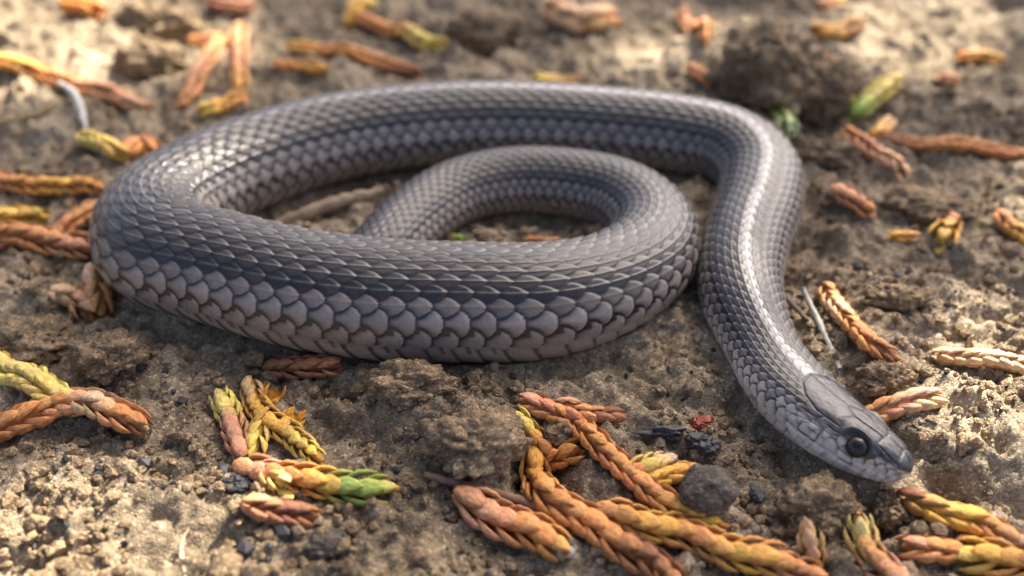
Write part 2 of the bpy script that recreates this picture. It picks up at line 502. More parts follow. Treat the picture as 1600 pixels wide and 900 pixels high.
# head plates: grooves along drawn lines in (distance from snout, arc from the crown line)
dX = np.diff(X, axis=1, prepend=X[:, :1]); dZ = np.diff(Z, axis=1, prepend=Z[:, :1])
seg = np.hypot(dX, dZ)
nh = len(half)
arc = np.zeros_like(X)
arc[:, :nh] = np.cumsum(seg[:, :nh], axis=1)
arc[:, nh:] = arc[:, nh - 2:0:-1][:, :NP_ - nh]
hm = S < 2.3
hs = S[hm][:, None] * np.ones((1, NP_)); ha = arc[hm]
LINES = [
    [(0.06, 0.0), (0.55, 0.0)], [(0.92, 0.0), (1.58, 0.0)],                                    # median sutures
    [(0.20, 0.0), (0.18, 0.12), (0.16, 0.25)], [(0.42, 0.0), (0.44, 0.13), (0.46, 0.27)],
    [(0.44, 0.13), (0.62, 0.125), (0.80, 0.14), (0.96, 0.0)], [(0.80, 0.14), (0.87, 0.30), (0.84, 0.42)],
    [(0.16, 0.25), (0.30, 0.29), (0.46, 0.29)], [(0.84, 0.42), (1.10, 0.44), (1.32, 0.37), (1.50, 0.22), (1.58, 0.0)],
    [(0.08, 0.32), (0.12, 0.50)], [(0.24, 0.28), (0.26, 0.50)], [(0.37, 0.29), (0.39, 0.50)], [(0.08, 0.18), (0.10, 0.28), (0.16, 0.25)],
    [(0.06, 0.44), (0.20, 0.50), (0.39, 0.52), (0.52, 0.62), (0.72, 0.64), (0.86, 0.57), (1.10, 0.60), (1.34, 0.70)],   # top of the lip scales
    [(0.84, 0.42), (0.80, 0.52), (0.86, 0.57)], [(0.80, 0.50), (0.92, 0.50)], [(1.00, 0.44), (1.06, 0.52), (1.02, 0.59)], [(1.06, 0.52), (1.22, 0.53)], [(1.22, 0.40), (1.24, 0.64)],
    [(0.03, 0.62), (0.25, 0.675), (0.60, 0.74), (1.00, 0.79), (1.38, 0.80)],                    # mouth
]
TOPLIP = LINES[12]
MOUTH = LINES[-1]
on = lambda ln, p: float(np.interp(p, [q[0] for q in ln], [q[1] for q in ln]))
LINES += [[(p, on(TOPLIP, p)), (p + 0.02, on(MOUTH, p + 0.02))] for p in (0.15, 0.29, 0.43, 0.58, 0.75, 0.94, 1.14)]
LINES += [[(p, on(MOUTH, p)), (p + 0.05, on(MOUTH, p) + 0.15)] for p in (0.14, 0.28, 0.43, 0.60, 0.80, 1.02)]
LINES += [[(0.05, 0.80), (0.5, 0.87), (1.1, 0.95)]]
hd = np.full(hs.shape, 9.0); md = np.full(hs.shape, 9.0)
for li, ln in enumerate(LINES):
    for (s0, a0), (s1, a1) in zip(ln[:-1], ln[1:]):
        vx, vy = s1 - s0, a1 - a0
        t = np.clip(((hs - s0) * vx + (ha - a0) * vy) / (vx * vx + vy * vy), 0, 1)
        d = np.hypot(hs - s0 - t * vx, ha - a0 - t * vy)
        hd = np.minimum(hd, d)
        if ln[0] == (0.03, 0.62): md = np.minimum(md, d)
bound = np.interp(ha, [0, 0.22, 0.37, 0.44, 0.60, 0.72, 0.9, 2.0], [1.60, 1.52, 1.34, 1.22, 1.24, 1.40, 1.2, 1.1])
hmask = 1 - sstep(-0.01, 0.02, hs - bound)
hgroove = np.exp(-(hd / 0.0095) ** 2)
mgroove = np.exp(-(md / 0.016) ** 2)
Hh = -0.016 * hgroove - 0.024 * mgroove + 0.005 * (1 - np.exp(-(hd / 0.05) ** 2)) + 0.003 * noise3(hs * 22, ha * 22, hs * 0, 8)
EYE_S, EYE_A = 0.63, 0.475
ed = np.hypot(hs - EYE_S, (ha - EYE_A))
Hh = Hh + 0.022 * np.exp(-((ed - 0.165) / 0.03) ** 2) - 0.03 * (1 - sstep(0.10, 0.145, ed))
Hh = Hh + 0.03 * np.exp(-((hs - 0.62) / 0.22) ** 2 - ((ha - 0.31) / 0.055) ** 2)      # brow
nd = np.hypot(hs - 0.115, (ha - 0.37) * 0.9)
Hh = Hh - 0.035 * np.exp(-(nd / 0.026) ** 2)
Hh = Hh * np.minimum(1, S[hm] / 0.05)[:, None]
H[hm] = H[hm] * (1 - hmask) + Hh * hmask

# colours
def lerp(a, b, t):
    return np.asarray(a) + (np.asarray(b) - np.asarray(a)) * t[..., None]
aj = np.abs(bid_j)
rs1, rs2, rs3 = h01(bid_i, bid_j), h01(bid_i, bid_j + 50), h01(bid_i + 31, bid_j)
S2 = S[:, None] * np.ones((1, NP_))
ROWC = np.array([[.070, .066, .062], [.068, .060, .053], [.064, .056, .049], [.066, .058, .051], [.066, .059, .053], [.020, .020, .024],
                 [.205, .180, .163], [.360, .318, .290], [.330, .288, .255]])
C = ROWC[np.clip(aj, 0, 8).astype(int)]
neckw = 1 - sstep(8.0, 20.0, S2)                            # clear pale stripe on the neck, faint further back
C = lerp(C, (.78, .74, .67), np.where(aj == 0, 0.10 + 0.80 * neckw, np.where(aj == 1, 0.02 + 0.55 * neckw * sstep(-0.1, 0.4, -bb * SG), 0)))
neckd = 1 - sstep(4.0, 14.0, S2)
fleck = ((aj == 2) & (rs2 > 0.45)) | ((aj == 5) & (rs2 > 0.2)) | ((aj == 4) & (rs2 > 0.7)) | ((aj == 1) & (rs2 > 0.75))
C = lerp(C, (.045, .043, .048), np.where(fleck, 0.65 * neckd, 0.0))
C = C * (0.86 + 0.28 * rs1)[..., None]
C = C * (1.0 + 0.15 * np.clip(ba, -0.5, 0.6))[..., None]
C = lerp(C, (.19, .175, .165), np.where((aj <= 6), 0.45 * np.exp(-(bb / 0.075) ** 2) * sstep(-0.4, 0, ba), 0))     # pale keels
ven = aj == 99
C = np.where(ven[..., None], np.array([.50, .42, .345]) * (0.92 + 0.16 * rs1)[..., None], C)
bl = sstep(VENT - 6, VENT + 12, AP)
C = np.where(ven[..., None], lerp(np.array([.30, .258, .222]) * np.ones_like(C), C, bl), C)
spot = np.where((aj == 8) & (rs1 > 0.12), (1 - sstep(0.06, 0.16, ba - 0.20 * rs3)) * (1 - sstep(-0.34, -0.22, bb * SG + 0.22 * rs2 - 0.06)), 0)
C = lerp(C, (.012, .012, .014), 0.92 * spot)
spv = ven & (np.abs(ba - 0.1) < 0.16 * rs2) & (AP < VENT + 9) & (AP > VENT - 2)
C = lerp(C, (.03, .028, .03), np.where(spv, 0.7 * (rs1 > 0.4), 0))
C = lerp(C, (.018, .018, .022), np.clip(groove, 0, 1) * np.where(aj == 0, 0.93 - 0.6 * neckw, 0.93))
C = lerp(C, (.25, .235, .225), 0.30 * np.where((ba > 0.4) & (aj < 7), neckd, 0))              # pale tips on the neck
# head colours
top = np.array([.058, .060, .066]); lip = np.array([.98, .92, .79])
fl = 0.5 + 0.5 * noise3(hs * 9, ha * 9, hs * 0, 4)
fl2 = 0.5 + 0.5 * noise3(hs * 28, ha * 28, hs * 0, 5)
HC = top * (0.75 + 0.5 * fl)[..., None] * (0.85 + 0.3 * fl2)[..., None]
lipedge = np.interp(hs, [0, 0.2, 0.45, 0.75, 1.1, 1.5, 2.3], [0.47, 0.53, 0.585, 0.585, 0.58, 0.62, 0.66]) + 0.05 * (fl2 - 0.5)
HC = lerp(HC, (.24, .23, .22), sstep(-0.16, -0.05, ha - lipedge) * 0.5)
HC = lerp(HC, lip * 1.0, sstep(-0.02, 0.02, ha - lipedge) * (0.72 + 0.28 * sstep(0.15, 0.5, hs)))
HC = lerp(HC, (.02, .018, .018), 0.93 * hgroove)
HC = lerp(HC, (.03, .025, .022), 0.92 * mgroove)
HC = lerp(HC, (.02, .018, .018), 0.9 * np.exp(-(nd / 0.028) ** 2) + 0.85 * np.exp(-((ed - 0.14) / 0.02) ** 2))
bs = np.exp(-(((hs - 1.02) / 0.05) ** 2 + ((ha - 0.665) / 0.018) ** 2))
HC = lerp(HC, (.03, .03, .03), 0.9 * bs)
C[hm] = C[hm] * (1 - hmask[..., None]) + HC * hmask[..., None]
# throat and neck sides turn pale towards the head
pale = (1 - sstep(1.8, 4.6, S2)) * sstep(62, 84, AP)
patch = h01(bid_i, bid_j + 9) > 0.86
C = lerp(C, lip * 0.88, pale * 0.8 * (1 - 0.8 * np.clip(groove, 0, 1)) * np.where(patch & (AP < 112), 0.0, 1.0))
dn = 0.5 + 0.5 * fbm2(UV * 0.11, signed * 0.5, 1.0, 4, 510)
dn2 = 0.5 + 0.5 * fbm2(UV * 1.3, signed * 1.7, 1.0, 3, 530)
C = C * (0.80 + 0.42 * dn)[..., None]
C = lerp(C, (.27, .205, .14), (0.16 * sstep(0.45, 0.8, dn2) * sstep(0.35, 0.75, dn) + 0.06 * sstep(45, 100, AP)) * (1 - np.clip(groove, 0, 1)) * (1 - spot))      # dust
C = np.clip(C * 0.70 * (1 - 0.5 * np.clip(groove, 0, 1))[..., None], 0.004, 0.9)

POS = c3[:, None, :] + side2[:, None, :] * (X + nxv * H)[..., None] + up2[:, None, :] * (Z + nzv * H)[..., None]
sme = mesh_from('snake', POS.reshape(-1, 3), grid_faces(len(S), NP_, True)[:, ::-1].copy(), M_SNAKE, C.reshape(-1, 3))
snake = link('snake', sme)
tag(snake, 'grey-brown striped snake lying in a loose coil on the dirt', 'snake')

def ball(name, r, mat, sub=3):
    bm = bmesh.new(); bmesh.ops.create_icosphere(bm, subdivisions=sub, radius=r * U)
    me = bpy.data.meshes.new(name); bm.to_mesh(me); bm.free()
    me.polygons.foreach_set('use_smooth', np.full(len(me.polygons), True)); me.materials.append(mat)
    return me
m_eye, t_, b_e, N_, L_ = new_mat('eye_iris')
b_e.inputs['Base Color'].default_value = (0.035, 0.026, 0.018, 1); b_e.inputs['Roughness'].default_value = 0.06
nn = N_('ShaderNodeTexNoise'); nn.inputs['Scale'].default_value = 2200
cr_ = N_('ShaderNodeValToRGB'); cr_.color_ramp.elements[0].color = (0.008, 0.007, 0.006, 1); cr_.color_ramp.elements[1].color = (0.05, 0.038, 0.025, 1)
L_(nn.outputs['Fac'], cr_.inputs['Fac']); L_(cr_.outputs['Color'], b_e.inputs['Base Color'])
m_pup, _, b_p, _, _ = new_mat('eye_pupil')
b_p.inputs['Base Color'].default_value = (0.003, 0.003, 0.004, 1); b_p.inputs['Roughness'].default_value = 0.05
ie = int(np.argmin(np.abs(S - EYE_S)))
eme, pme = ball('eye', 0.140, m_eye), None
for sg in (1, -1):
    jj = int(np.argmin(np.abs(arc[ie, :nh] - EYE_A)))
    j = jj if sg > 0 else NP_ - jj
    nv = side2[ie] * nxv[ie, j] + up2[ie] * nzv[ie, j]
    base = c3[ie] + side2[ie] * X[ie, j] + up2[ie] * Z[ie, j]
    e = link('eye', eme, snake, base - nv * 0.085)
    # round pupil: a shallow cap on the eyeball, facing out and a little forward
    axis = Vector(nv - tan_[ie] * 0.25).normalized()
    q = axis.to_track_quat('Z', 'Y').to_matrix()
    V, F = [], []
    for k in range(6):
        an = math.radians(30) * k / 5
        for m_ in range(24):
            v = Vector((math.sin(an) * math.cos(m_ * math.tau / 24), math.sin(an) * math.sin(m_ * math.tau / 24), math.cos(an))) * 0.1425
            V.append(tuple(q @ v))
    me = mesh_from('pupil', V, grid_faces(6, 24, True), m_pup)
    link('pupil', me, e)

# ------------------------------------------------------------------ fallen cedar sprigs, each built of a stem and overlapping scale leaves
O_, P_, G_, Y_, GR, BR, TN, RD, WH = (.47, .20, .06), (.49, .235, .115), (.56, .30, .055), (.60, .46, .11), (.20, .27, .05), (.21, .085, .04), (.52, .34, .18), (.33, .06, .02), (.5, .5, .47)
rng = random.Random(7)

def leaf_geo():
    xs = [0.0, 0.22, 0.5, 0.78, 1.0]
    wd = [0.22, 0.44, 0.50, 0.33, 0.03]
    th = [0.08, 0.15, 0.19, 0.14, 0.03]
    V, F = [], []
    for x, w_, t_ in zip(xs, wd, th):
        bend = 0.16 * math.sin(x * 3.0) - 0.04
        for k in range(6):
            an = k * math.tau / 6
            V.append((x, w_ * math.cos(an), bend + t_ * math.sin(an) * (1.0 if math.sin(an) > 0 else 0.5)))
    for i in range(4):
        for k in range(6):
            F.append((i * 6 + k, i * 6 + (k + 1) % 6, i * 6 + 6 + (k + 1) % 6, i * 6 + 6 + k))
    F.append(tuple(range(5, -1, -1))); F.append(tuple(range(24, 30)))
    return np.array(V), F
LV, LF = leaf_geo()
LEAF_ME = mesh_from('leaf', LV, LF, M_LEAF)
LF4 = np.array([f for f in LF if len(f) == 4]); 

def grad(cols, t):
    n = len(cols) - 1
    x = min(max(t, 0), 0.9999) * n
    i = int(x)
    return [cols[i][k] * (1 - x + i) + cols[i + 1][k] * (x - i) for k in range(3)]

def path3(pts, wpx):
    P = []
    for p in pts:
        q = on_ground(p[0], p[1], 0.0)
        W = wpx * np.dot(q - CAM, FWD) / FPX
        dz = p[2] if len(p) > 2 else 0.0
        P.append(on_ground(p[0], p[1], 0.34 * W + dz))
    P = np.array(P)
    if len(P) == 2:
        P = np.array([P[0], (P[0] + P[1]) / 2, P[1]])
    n = max(int(np.sum(np.linalg.norm(np.diff(P, axis=0), axis=1)) / 0.06), 8)
    C_, L_s = spline(P, n)
    lift = max(p[2] if len(p) > 2 else 0 for p in pts)
    if lift < 0.05:
        o_ = 0.35 * W
        g = np.array([max(ground_at(c[0] + dx, c[1] + dy) for dx, dy in ((0, 0), (o_, 0), (-o_, 0), (0, o_), (0, -o_))) for c in C_]) + 0.22 * W
        g = np.maximum(g, smooth1(g[:, None], 25)[:, 0])
        C_[:, 2] = smooth1(np.maximum(g, C_[:, 2] - 0.10)[:, None], 12)[:, 0]
    C_[:, 2] += 0
    return smooth1(C_, 3), W

def tube(C_, r, n=7, taper=None):
    T = np.gradient(C_, axis=0); T /= np.linalg.norm(T, axis=1)[:, None] + 1e-9
    B = np.cross(T, [0, 0, 1.0]); B /= np.linalg.norm(B, axis=1)[:, None] + 1e-9
    N = np.cross(B, T)
    V = []
    for i in range(len(C_)):
        rr = r * (taper[i] if taper is not None else 1)
        for k in range(n):
            a = k * math.tau / n
            V.append(C_[i] + B[i] * rr * math.cos(a) + N[i] * rr * math.sin(a))
    F = [tuple(f) for f in grid_faces(len(C_), n, True)]
    F += [tuple(range(n)), tuple(range((len(C_) - 1) * n, len(C_) * n))[::-1]]
    return np.array(V), F

def leaf_frames(C_, W, roll0, back=False, tipin=True):
    """placement of every leaf on one branch: (matrix columns, origin, fraction along)"""
    if back: C_ = C_[::-1]
    L = np.concatenate([[0], np.cumsum(np.linalg.norm(np.diff(C_, axis=0), axis=1))])
    pitch = 0.31 * W
    n = max(int(L[-1] / pitch), 2)
    out = []
    for i in range(n):
        s_ = min(i * pitch, L[-1])
        P = np.array([np.interp(s_, L, C_[:, k]) for k in range(3)])
        P2 = np.array([np.interp(min(s_ + 0.15, L[-1] + 0.15), np.append(L, L[-1] + 0.2), np.append(C_[:, k], C_[-1, k] + 0.2 * (C_[-1, k] - C_[-2, k]) / (np.linalg.norm(C_[-1] - C_[-2]) + 1e-9))) for k in range(3)])
        T = P2 - P; T /= np.linalg.norm(T) + 1e-9
        ref = np.array([0, 0, 1.0]) if abs(T[2]) < 0.85 else np.array([0, -1.0, 0])
        N = ref - T * np.dot(ref, T); N /= np.linalg.norm(N)
        B = np.cross(N, T)
        fr = s_ / L[-1]
        tp = 1.0 if fr < 0.75 else 1.0 - 0.45 * (fr - 0.75) / 0.25
        for sg in (1, -1):
            a = roll0 + (math.pi / 2 if i % 2 else 0) + (math.pi if sg < 0 else 0) + rng.uniform(-0.12, 0.12)
            out_ = N * math.cos(a) + B * math.sin(a)
            face = abs(math.cos(a - roll0)) > 0.5
            tilt = math.radians((8 if face else 11) + rng.uniform(-5, 7))
            xa = T * math.cos(tilt) + out_ * math.sin(tilt)
            za = out_ * math.cos(tilt) - T * math.sin(tilt)
            ya = np.cross(za, xa)
            sc = W * rng.uniform(0.92, 1.08) * tp
            r0 = W * (0.17 if face else 0.25) * tp
            out.append((xa * sc * (1.18 if face else 1.08), ya * sc * (0.64 if face else 0.58), za * sc * 0.70, P + out_ * r0 - T * 0.4 * W, fr))
    return out

def sprig(label, branches, group=None, near=True, name='cedar_sprig', cut=None):
    """branches: (pixel points, width in pixels, colours from base to tip, leaves point backwards?)"""
    root = None
    Vs, Fs, Cs, nv = [], [], [], 0
    for bi, br in enumerate(branches):
        pts, wpx, cols = br[:3]
        back = len(br) > 3 and br[3]
        C_, W = path3(pts, wpx)
        if root is None:
            base = C_[len(C_) // 2].copy(); base[2] -= 0.34 * W
            org = base
            if near:
                root = link(name, None, None, org)
        V, F = tube(C_, 0.29 * W, 8, np.interp(np.linspace(0, 1, len(C_)), [0, 0.8, 1], [1, 0.9, 0.35] if not back else [0.35, 0.9, 1]) if len(C_) else None)
        if near:
            st = link('stem', mesh_from('stem', V - org, F, M_WOOD), root)
            st.color = (*[c * 0.8 for c in grad(cols, 0.4)], 1)
        else:
            Vs.append(V); Fs += [tuple(nv + k for k in f) for f in F]; nv += len(V)
            Cs.append(np.tile([c * 0.6 for c in grad(cols, 0.4)], (len(V), 1)))
        for xa, ya, za, P, fr in leaf_frames(C_, W, rng.uniform(-0.5, 0.5), back):
            c = np.array(grad(cols if not back else cols[::-1], fr)) * rng.uniform(1.0, 1.45) * np.array([1, rng.uniform(0.92, 1.07), rng.uniform(0.85, 1.15)])
            if near:
                o = bpy.data.objects.new('leaf', LEAF_ME)
                COL.objects.link(o)
                o.parent = root
                m = Matrix.Identity(4)
                for k, v in enumerate((xa, ya, za)):
                    for r_ in range(3): m[r_][k] = v[r_]
                for r_ in range(3): m[r_][3] = (P[r_] - org[r_]) * U
                o.matrix_local = m
                o.color = (*np.clip(c, 0, 1), 1)
            else:
                V = LV[:, :1] * xa + LV[:, 1:2] * ya + LV[:, 2:] * za + P
                Vs.append(V); Fs += [tuple(nv + k for k in f) for f in LF]; nv += len(V)
                Cs.append(np.tile(np.clip(c, 0, 1), (len(V), 1)))
    if not near:
        root = link(name, mesh_from(name, np.vstack(Vs) - org, Fs, M_LEAFC, np.vstack(Cs)), None, org)
    if cut:
        q = on_ground(cut[0], cut[1], 0.0); W = cut[2] * np.dot(q - CAM, FWD) / FPX
        q = on_ground(cut[0], cut[1], 0.36 * W)
        V, F = tube(np.array([[0, 0, 0], [0.25 * W, -0.05 * W, 0], [0.55 * W, -0.1 * W, 0], [0.62 * W, -0.1 * W, 0]]), 0.26 * W, 9, [1, 1, .9, .5])
        c_ = link('cut_end', mesh_from('cut_end', V, F, M_WOOD), root, q - org - np.array([0.3 * W, 0, 0]))
        c_.color = (.36, .36, .34, 1)
    tag(root, label, 'sprig', group or 'fallen cedar sprigs on the dirt')
    return root

# near and sharp enough to tell the leaves apart
sprig('forked sprig, one arm pale yellow and two orange-brown, lying on bare dirt', [
    ([(-40, 545), (20, 588), (75, 618), (118, 640)], 46, [G_, Y_, Y_, Y_], True),
    ([(-45, 676), (20, 662), (75, 640), (110, 630)], 44, [BR, O_, O_, P_]),
    ([(90, 628), (140, 640), (185, 660), (232, 674)], 46, [O_, TN, O_, BR])])
sprig('short straight sprig fading from pale yellow to pink, beside the golden forked one', [
    ([(378, 704), (362, 660), (340, 612)], 37, [P_, P_, Y_, Y_])])
sprig('golden forked sprig with orange buds and two yellow arms', [
    ([(392, 605), (402, 640), (425, 662), (455, 684), (505, 722)], 38, [TN, G_, G_, Y_, (.65, .46, .06)]),
    ([(418, 655), (402, 685), (396, 718)], 34, [G_, Y_, (.62, .46, .05)]),
    ([(412, 640), (425, 622), (432, 608, 0.12)], 34, [G_, (.60, .26, .03), (.55, .22, .03)]),
    ([(445, 668), (455, 656), (463, 646, 0.12)], 32, [G_, (.60, .26, .03), (.55, .22, .03)])])
sprig('pinkish sprig with a green and yellow end, lying across the golden forked one', [
    ([(382, 728, 0.03), (440, 742, 0.03), (510, 758), (570, 764), (625, 768)], 48, [P_, P_, O_, G_, GR, (.26, .30, .06), Y_]),
    ([(420, 738, 0.1), (448, 758, 0.12)], 40, [P_, Y_, (.6, .5, .2)])])
sprig('plain reddish-brown leaf bud below the green-ended sprig', [
    ([(395, 792), (440, 802), (498, 806)], 40, [P_, BR, BR, O_])])
sprig('long orange sprig with a forked end and a yellow-green tip beside the round pebble', [
    ([(896, 655), (930, 690), (985, 740), (1040, 785), (1085, 812), (1138, 828)], 41, [O_, O_, O_, O_, G_, (.42, .40, .05)]),
    ([(896, 655), (850, 642), (812, 628)], 36, [O_, O_, P_, O_]),
    ([(880, 648), (930, 652), (978, 652)], 36, [P_, O_, BR, O_]),
    ([(985, 738), (1015, 728), (1048, 718, 0.05)], 34, [O_, Y_, TN, (.45, .42, .36)])])
sprig('small golden-orange sprig tucked between the pebble and the long sprig', [
    ([(1018, 752), (1050, 745), (1088, 732)], 34, [G_, G_, O_])])
sprig('thick orange sprig with a pale yellow upper end, running along past the pebble', [
    ([(802, 660), (828, 690), (850, 722)], 36, [Y_, Y_, G_, O_], True),
    ([(850, 725), (880, 712), (905, 700, 0.05)], 38, [O_, O_, G_]),
    ([(832, 740), (862, 775), (915, 815), (975, 850), (1025, 890), (1075, 930)], 56, [G_, O_, O_, O_, BR, O_]),
    ([(945, 800), (1010, 822), (1075, 842), (1140, 866), (1210, 876), (1290, 905)], 50, [O_, G_, O_, G_, O_, P_]),
    ([(1272, 882, 0.0), (1266, 850, 0.2), (1262, 826, 0.34)], 36, [O_, TN, TN])])
sprig('upright sprig with a pale green bud tip above an orange base', [
    ([(1410, 915), (1375, 885), (1352, 862, 0.08), (1346, 830, 0.25), (1343, 800, 0.45)], 42, [P_, P_, O_, (.5, .42, .14), (.36, .36, .10)])])
sprig('stubby pink-orange sprig with a white broken end', [
    ([(728, 788), (780, 808), (830, 832), (890, 862)], 56, [P_, P_, O_, O_, G_])], cut=(884, 860, 40))
sprig('bright orange sprig lying at the foot of the pale slab before the snout', [
    ([(1420, 776), (1470, 795), (1530, 826), (1590, 850), (1640, 868)], 46, [BR, G_, G_, O_, TN, P_])])
sprig('orange sprig with braided leaves meeting the yellow-tipped one', [
    ([(1490, 866), (1450, 858), (1408, 856)], 42, [O_, O_, P_, O_]),
    ([(1500, 848), (1520, 846)], 24, [O_, O_])])
sprig('orange sprig ending in a pale yellow tip, at the foot of the slab', [
    ([(1640, 868), (1590, 872), (1540, 870), (1492, 872)], 50, [P_, O_, G_, Y_])])
sprig('beige-orange sprig tucked against the far side of the snake head', [
    ([(1350, 655), (1390, 640), (1430, 628), (1475, 622)], 40, [O_, P_, TN, TN])])
sprig('sunlit orange sprig beside the grey straw', [
    ([(1288, 462), (1325, 500), (1365, 540), (1412, 566)], 36, [O_, TN, O_, O_, BR])])
sprig('pale sunlit sprig on the bare dirt slope beyond the head', [
    ([(1466, 560), (1530, 563), (1640, 578)], 30, [TN, TN, TN])])
sprig('dark brown sprig half under the belly of the front coil', [
    ([(425, 578), (475, 574), (535, 570)], 36, [BR, BR, O_])])
sprig('brown sprig of chunky leaves ending against the outer bend of the coil', [
    ([(-30, 378), (50, 378), (105, 386), (152, 392)], 40, [BR, O_, P_, BR])])
sprig('yellow-green sprig lying just behind the chunky brown one', [
    ([(-30, 345), (40, 344), (82, 350)], 30, [Y_, G_, GR])])
sprig('orange sprig leaning from the brown one towards the snake', [
    ([(90, 368), (120, 340), (155, 318)], 27, [P_, O_, TN])])
sprig('long straight orange sprig reaching the outer bend of the coil', [
    ([(-30, 282), (60, 290), (120, 296), (172, 304)], 30, [O_, O_, G_, O_])])
sprig('pale curled leaf bud lying beside the plump orange bud', [
    ([(95, 462), (118, 466), (140, 484)], 36, [TN, P_, TN])])
sprig('plump orange leaf bud pressed against the outer bend of the coil', [
    ([(150, 440), (156, 465), (160, 494)], 40, [TN, O_, O_])])

# further back, out of focus
FAR = [
    ('yellow sprig with an orange fork behind the outer bend of the coil', [([(132, 216), (168, 228), (200, 252)], 32, [Y_, Y_, G_]), ([(196, 245), (222, 226), (248, 242)], 30, [O_, O_])]),
    ('long weathered orange sprig crossing the pale dirt by the white straw', [([(-20, 98), (60, 116), (130, 136), (190, 156), (240, 172)], 30, [G_, O_, P_, TN])]),
    ('orange sprig standing next to the pinkish one, leaning over the dirt', [([(300, 62), (345, 66)], 24, [O_, P_]), ([(348, 62), (318, 115), (280, 168)], 27, [O_, P_, O_])]),
    ('pinkish sprig with a yellow bent foot', [([(375, 45), (374, 100), (376, 148)], 27, [P_, P_, G_]), ([(380, 158), (345, 168), (308, 176)], 26, [O_, G_, Y_])]),
    ('long rust-orange sprig lying behind the far bend of the coil', [([(455, 72), (520, 88), (590, 96), (662, 112)], 26, [G_, O_, O_, BR])]),
    ('short golden sprig in front of the long rust-orange one', [([(432, 102), (470, 104), (512, 110)], 24, [O_, G_])]),
    ('orange sprig with a bright yellow end', [([(560, 28), (610, 50), (655, 66), (702, 76)], 26, [O_, O_, Y_, (.55, .45, .08)])]),
    ('yellowish stub crossing the yellow-ended sprig', [([(545, 40), (582, 6)], 24, [G_, Y_])]),
    ('orange curled sprig on the pale far dirt', [([(105, 12), (160, 22)], 32, [(.6, .25, .04), O_])]),
    ('reddish sprig far behind the coil, beside a dark hollow', [([(330, 2), (400, 14)], 22, [BR, P_])]),
    ('pale pink-orange clump of leaves far behind the coil', [([(862, 22), (905, 30), (965, 18)], 40, [P_, TN, O_])]),
    ('pale yellow-pink sprig just behind the back of the snake', [([(838, 122), (912, 128)], 20, [Y_, P_])]),
    ('orange sprig on top of the far mound', [([(1066, 16), (1080, 48), (1104, 68)], 26, [P_, O_])]),
    ('short pinkish sprig on the near slope of the far mound', [([(1078, 106), (1122, 130)], 22, [P_, O_])]),
    ('yellow-green leaf standing in the dark hollow behind the neck', [([(1206, 180), (1226, 196), (1228, 222)], 28, [Y_, (.25, .33, .12), (.3, .38, .2)])]),
    ('yellow-green sprig leaning on a tan one', [([(1335, 176), (1368, 150), (1404, 122)], 30, [GR, Y_, Y_])]),
    ('tan sprig under the leaning yellow-green one', [([(1290, 112), (1318, 140), (1326, 172)], 24, [P_, TN])]),
    ('stout pale orange sprig pointing at the long brown one', [([(1322, 206), (1368, 240), (1416, 280)], 32, [O_, P_, TN])]),
    ('long thin orange-brown sprig on the slope beyond the neck', [([(1372, 216), (1440, 228), (1520, 236), (1640, 248)], 25, [BR, O_, O_, BR])]),
    ('small upright tan sprig beside the long thin one', [([(1370, 212), (1392, 184)], 24, [G_, TN])]),
    ('short orange sprig on the dirt behind the neck', [([(1308, 298), (1362, 342)], 28, [P_, O_])]),
    ('tiny golden bud beside the yellow-orange bud', [([(1396, 368), (1428, 372)], 20, [G_, O_])]),
    ('plump yellow-orange bud on the bare dirt', [([(1486, 346), (1474, 368), (1466, 388)], 38, [O_, G_, Y_])]),
    ('orange sprig with a golden end, alone on the far slope', [([(1562, 344), (1620, 378)], 30, [O_, G_])]),
    ('golden-brown sprig high on the far slope', [([(1502, 90), (1568, 96)], 20, [O_, G_])]),
    ('small pink sprig on the far slope', [([(1468, 126), (1500, 128)], 20, [P_, P_])]),
    ('rusty sprig with a yellow stub far beyond the dark hollow', [([(1272, 50), (1350, 38)], 26, [G_, BR]), ([(1282, 8), (1320, 4)], 22, [P_, Y_])]),
    ('dull red sprig in front of the dark far hollow', [([(1246, 84), (1332, 106)], 20, [P_, BR])]),
    ('small orange fragment inside the inner loop of the coil', [([(826, 380), (872, 384)], 20, [O_, P_])]),
    ('tiny green leaf inside the inner loop of the coil', [([(704, 374), (724, 376)], 18, [GR, (.25, .4, .06)])]),
]
for lb, br in FAR:
    sprig(lb, br, near=False)

# ------------------------------------------------------------------ bare twigs and straws
def stick(name, label, pts, wpx, col, cat, dz=0.0, taper=(0.8, 1, 0.7)):
    P = []
    for p in pts:
        q = on_ground(p[0], p[1], 0); W = wpx * np.dot(q - CAM, FWD) / FPX
        P.append(on_ground(p[0], p[1], 0.45 * W + (p[2] if len(p) > 2 else 0) + dz))
    C_, _ = spline(np.array(P), max(10, len(pts) * 8))
    jit = np.array([[rng.uniform(-1, 1) for _ in range(3)] for _ in C_]) * 0.06 * W
    C_ = C_ + jit
    org = C_[len(C_) // 2].copy(); org[2] -= 0.5 * W
    tp = np.interp(np.linspace(0, 1, len(C_)), [0, 0.5, 1], taper) * np.array([rng.uniform(0.85, 1.15) for _ in C_])
    V, F = tube(C_ - org, 0.5 * W, 8, tp)
    o = link(name, mesh_from(name, V, F, M_WOOD), None, org)
    o.color = (*col, 1)
    tag(o, label, cat)
    return o
stick('straw', 'pale grey flat straw beside the sunlit orange sprig', [(1254, 450, 0.12), (1282, 510, 0.06), (1312, 578)], 11, (.30, .30, .27), 'straw')
stick('twig', 'short dark twig poking out beside the neck', [(1218, 450, 0.1), (1236, 474, 0.05), (1262, 500)], 9, (.10, .085, .07), 'twig')
stick('straw', 'white straw curving over the far dirt', [(92, 128, 0.1), (118, 150, 0.1), (134, 200)], 15, (.44, .425, .38), 'straw', 0.12, taper=(0.5, 1, 0.4))
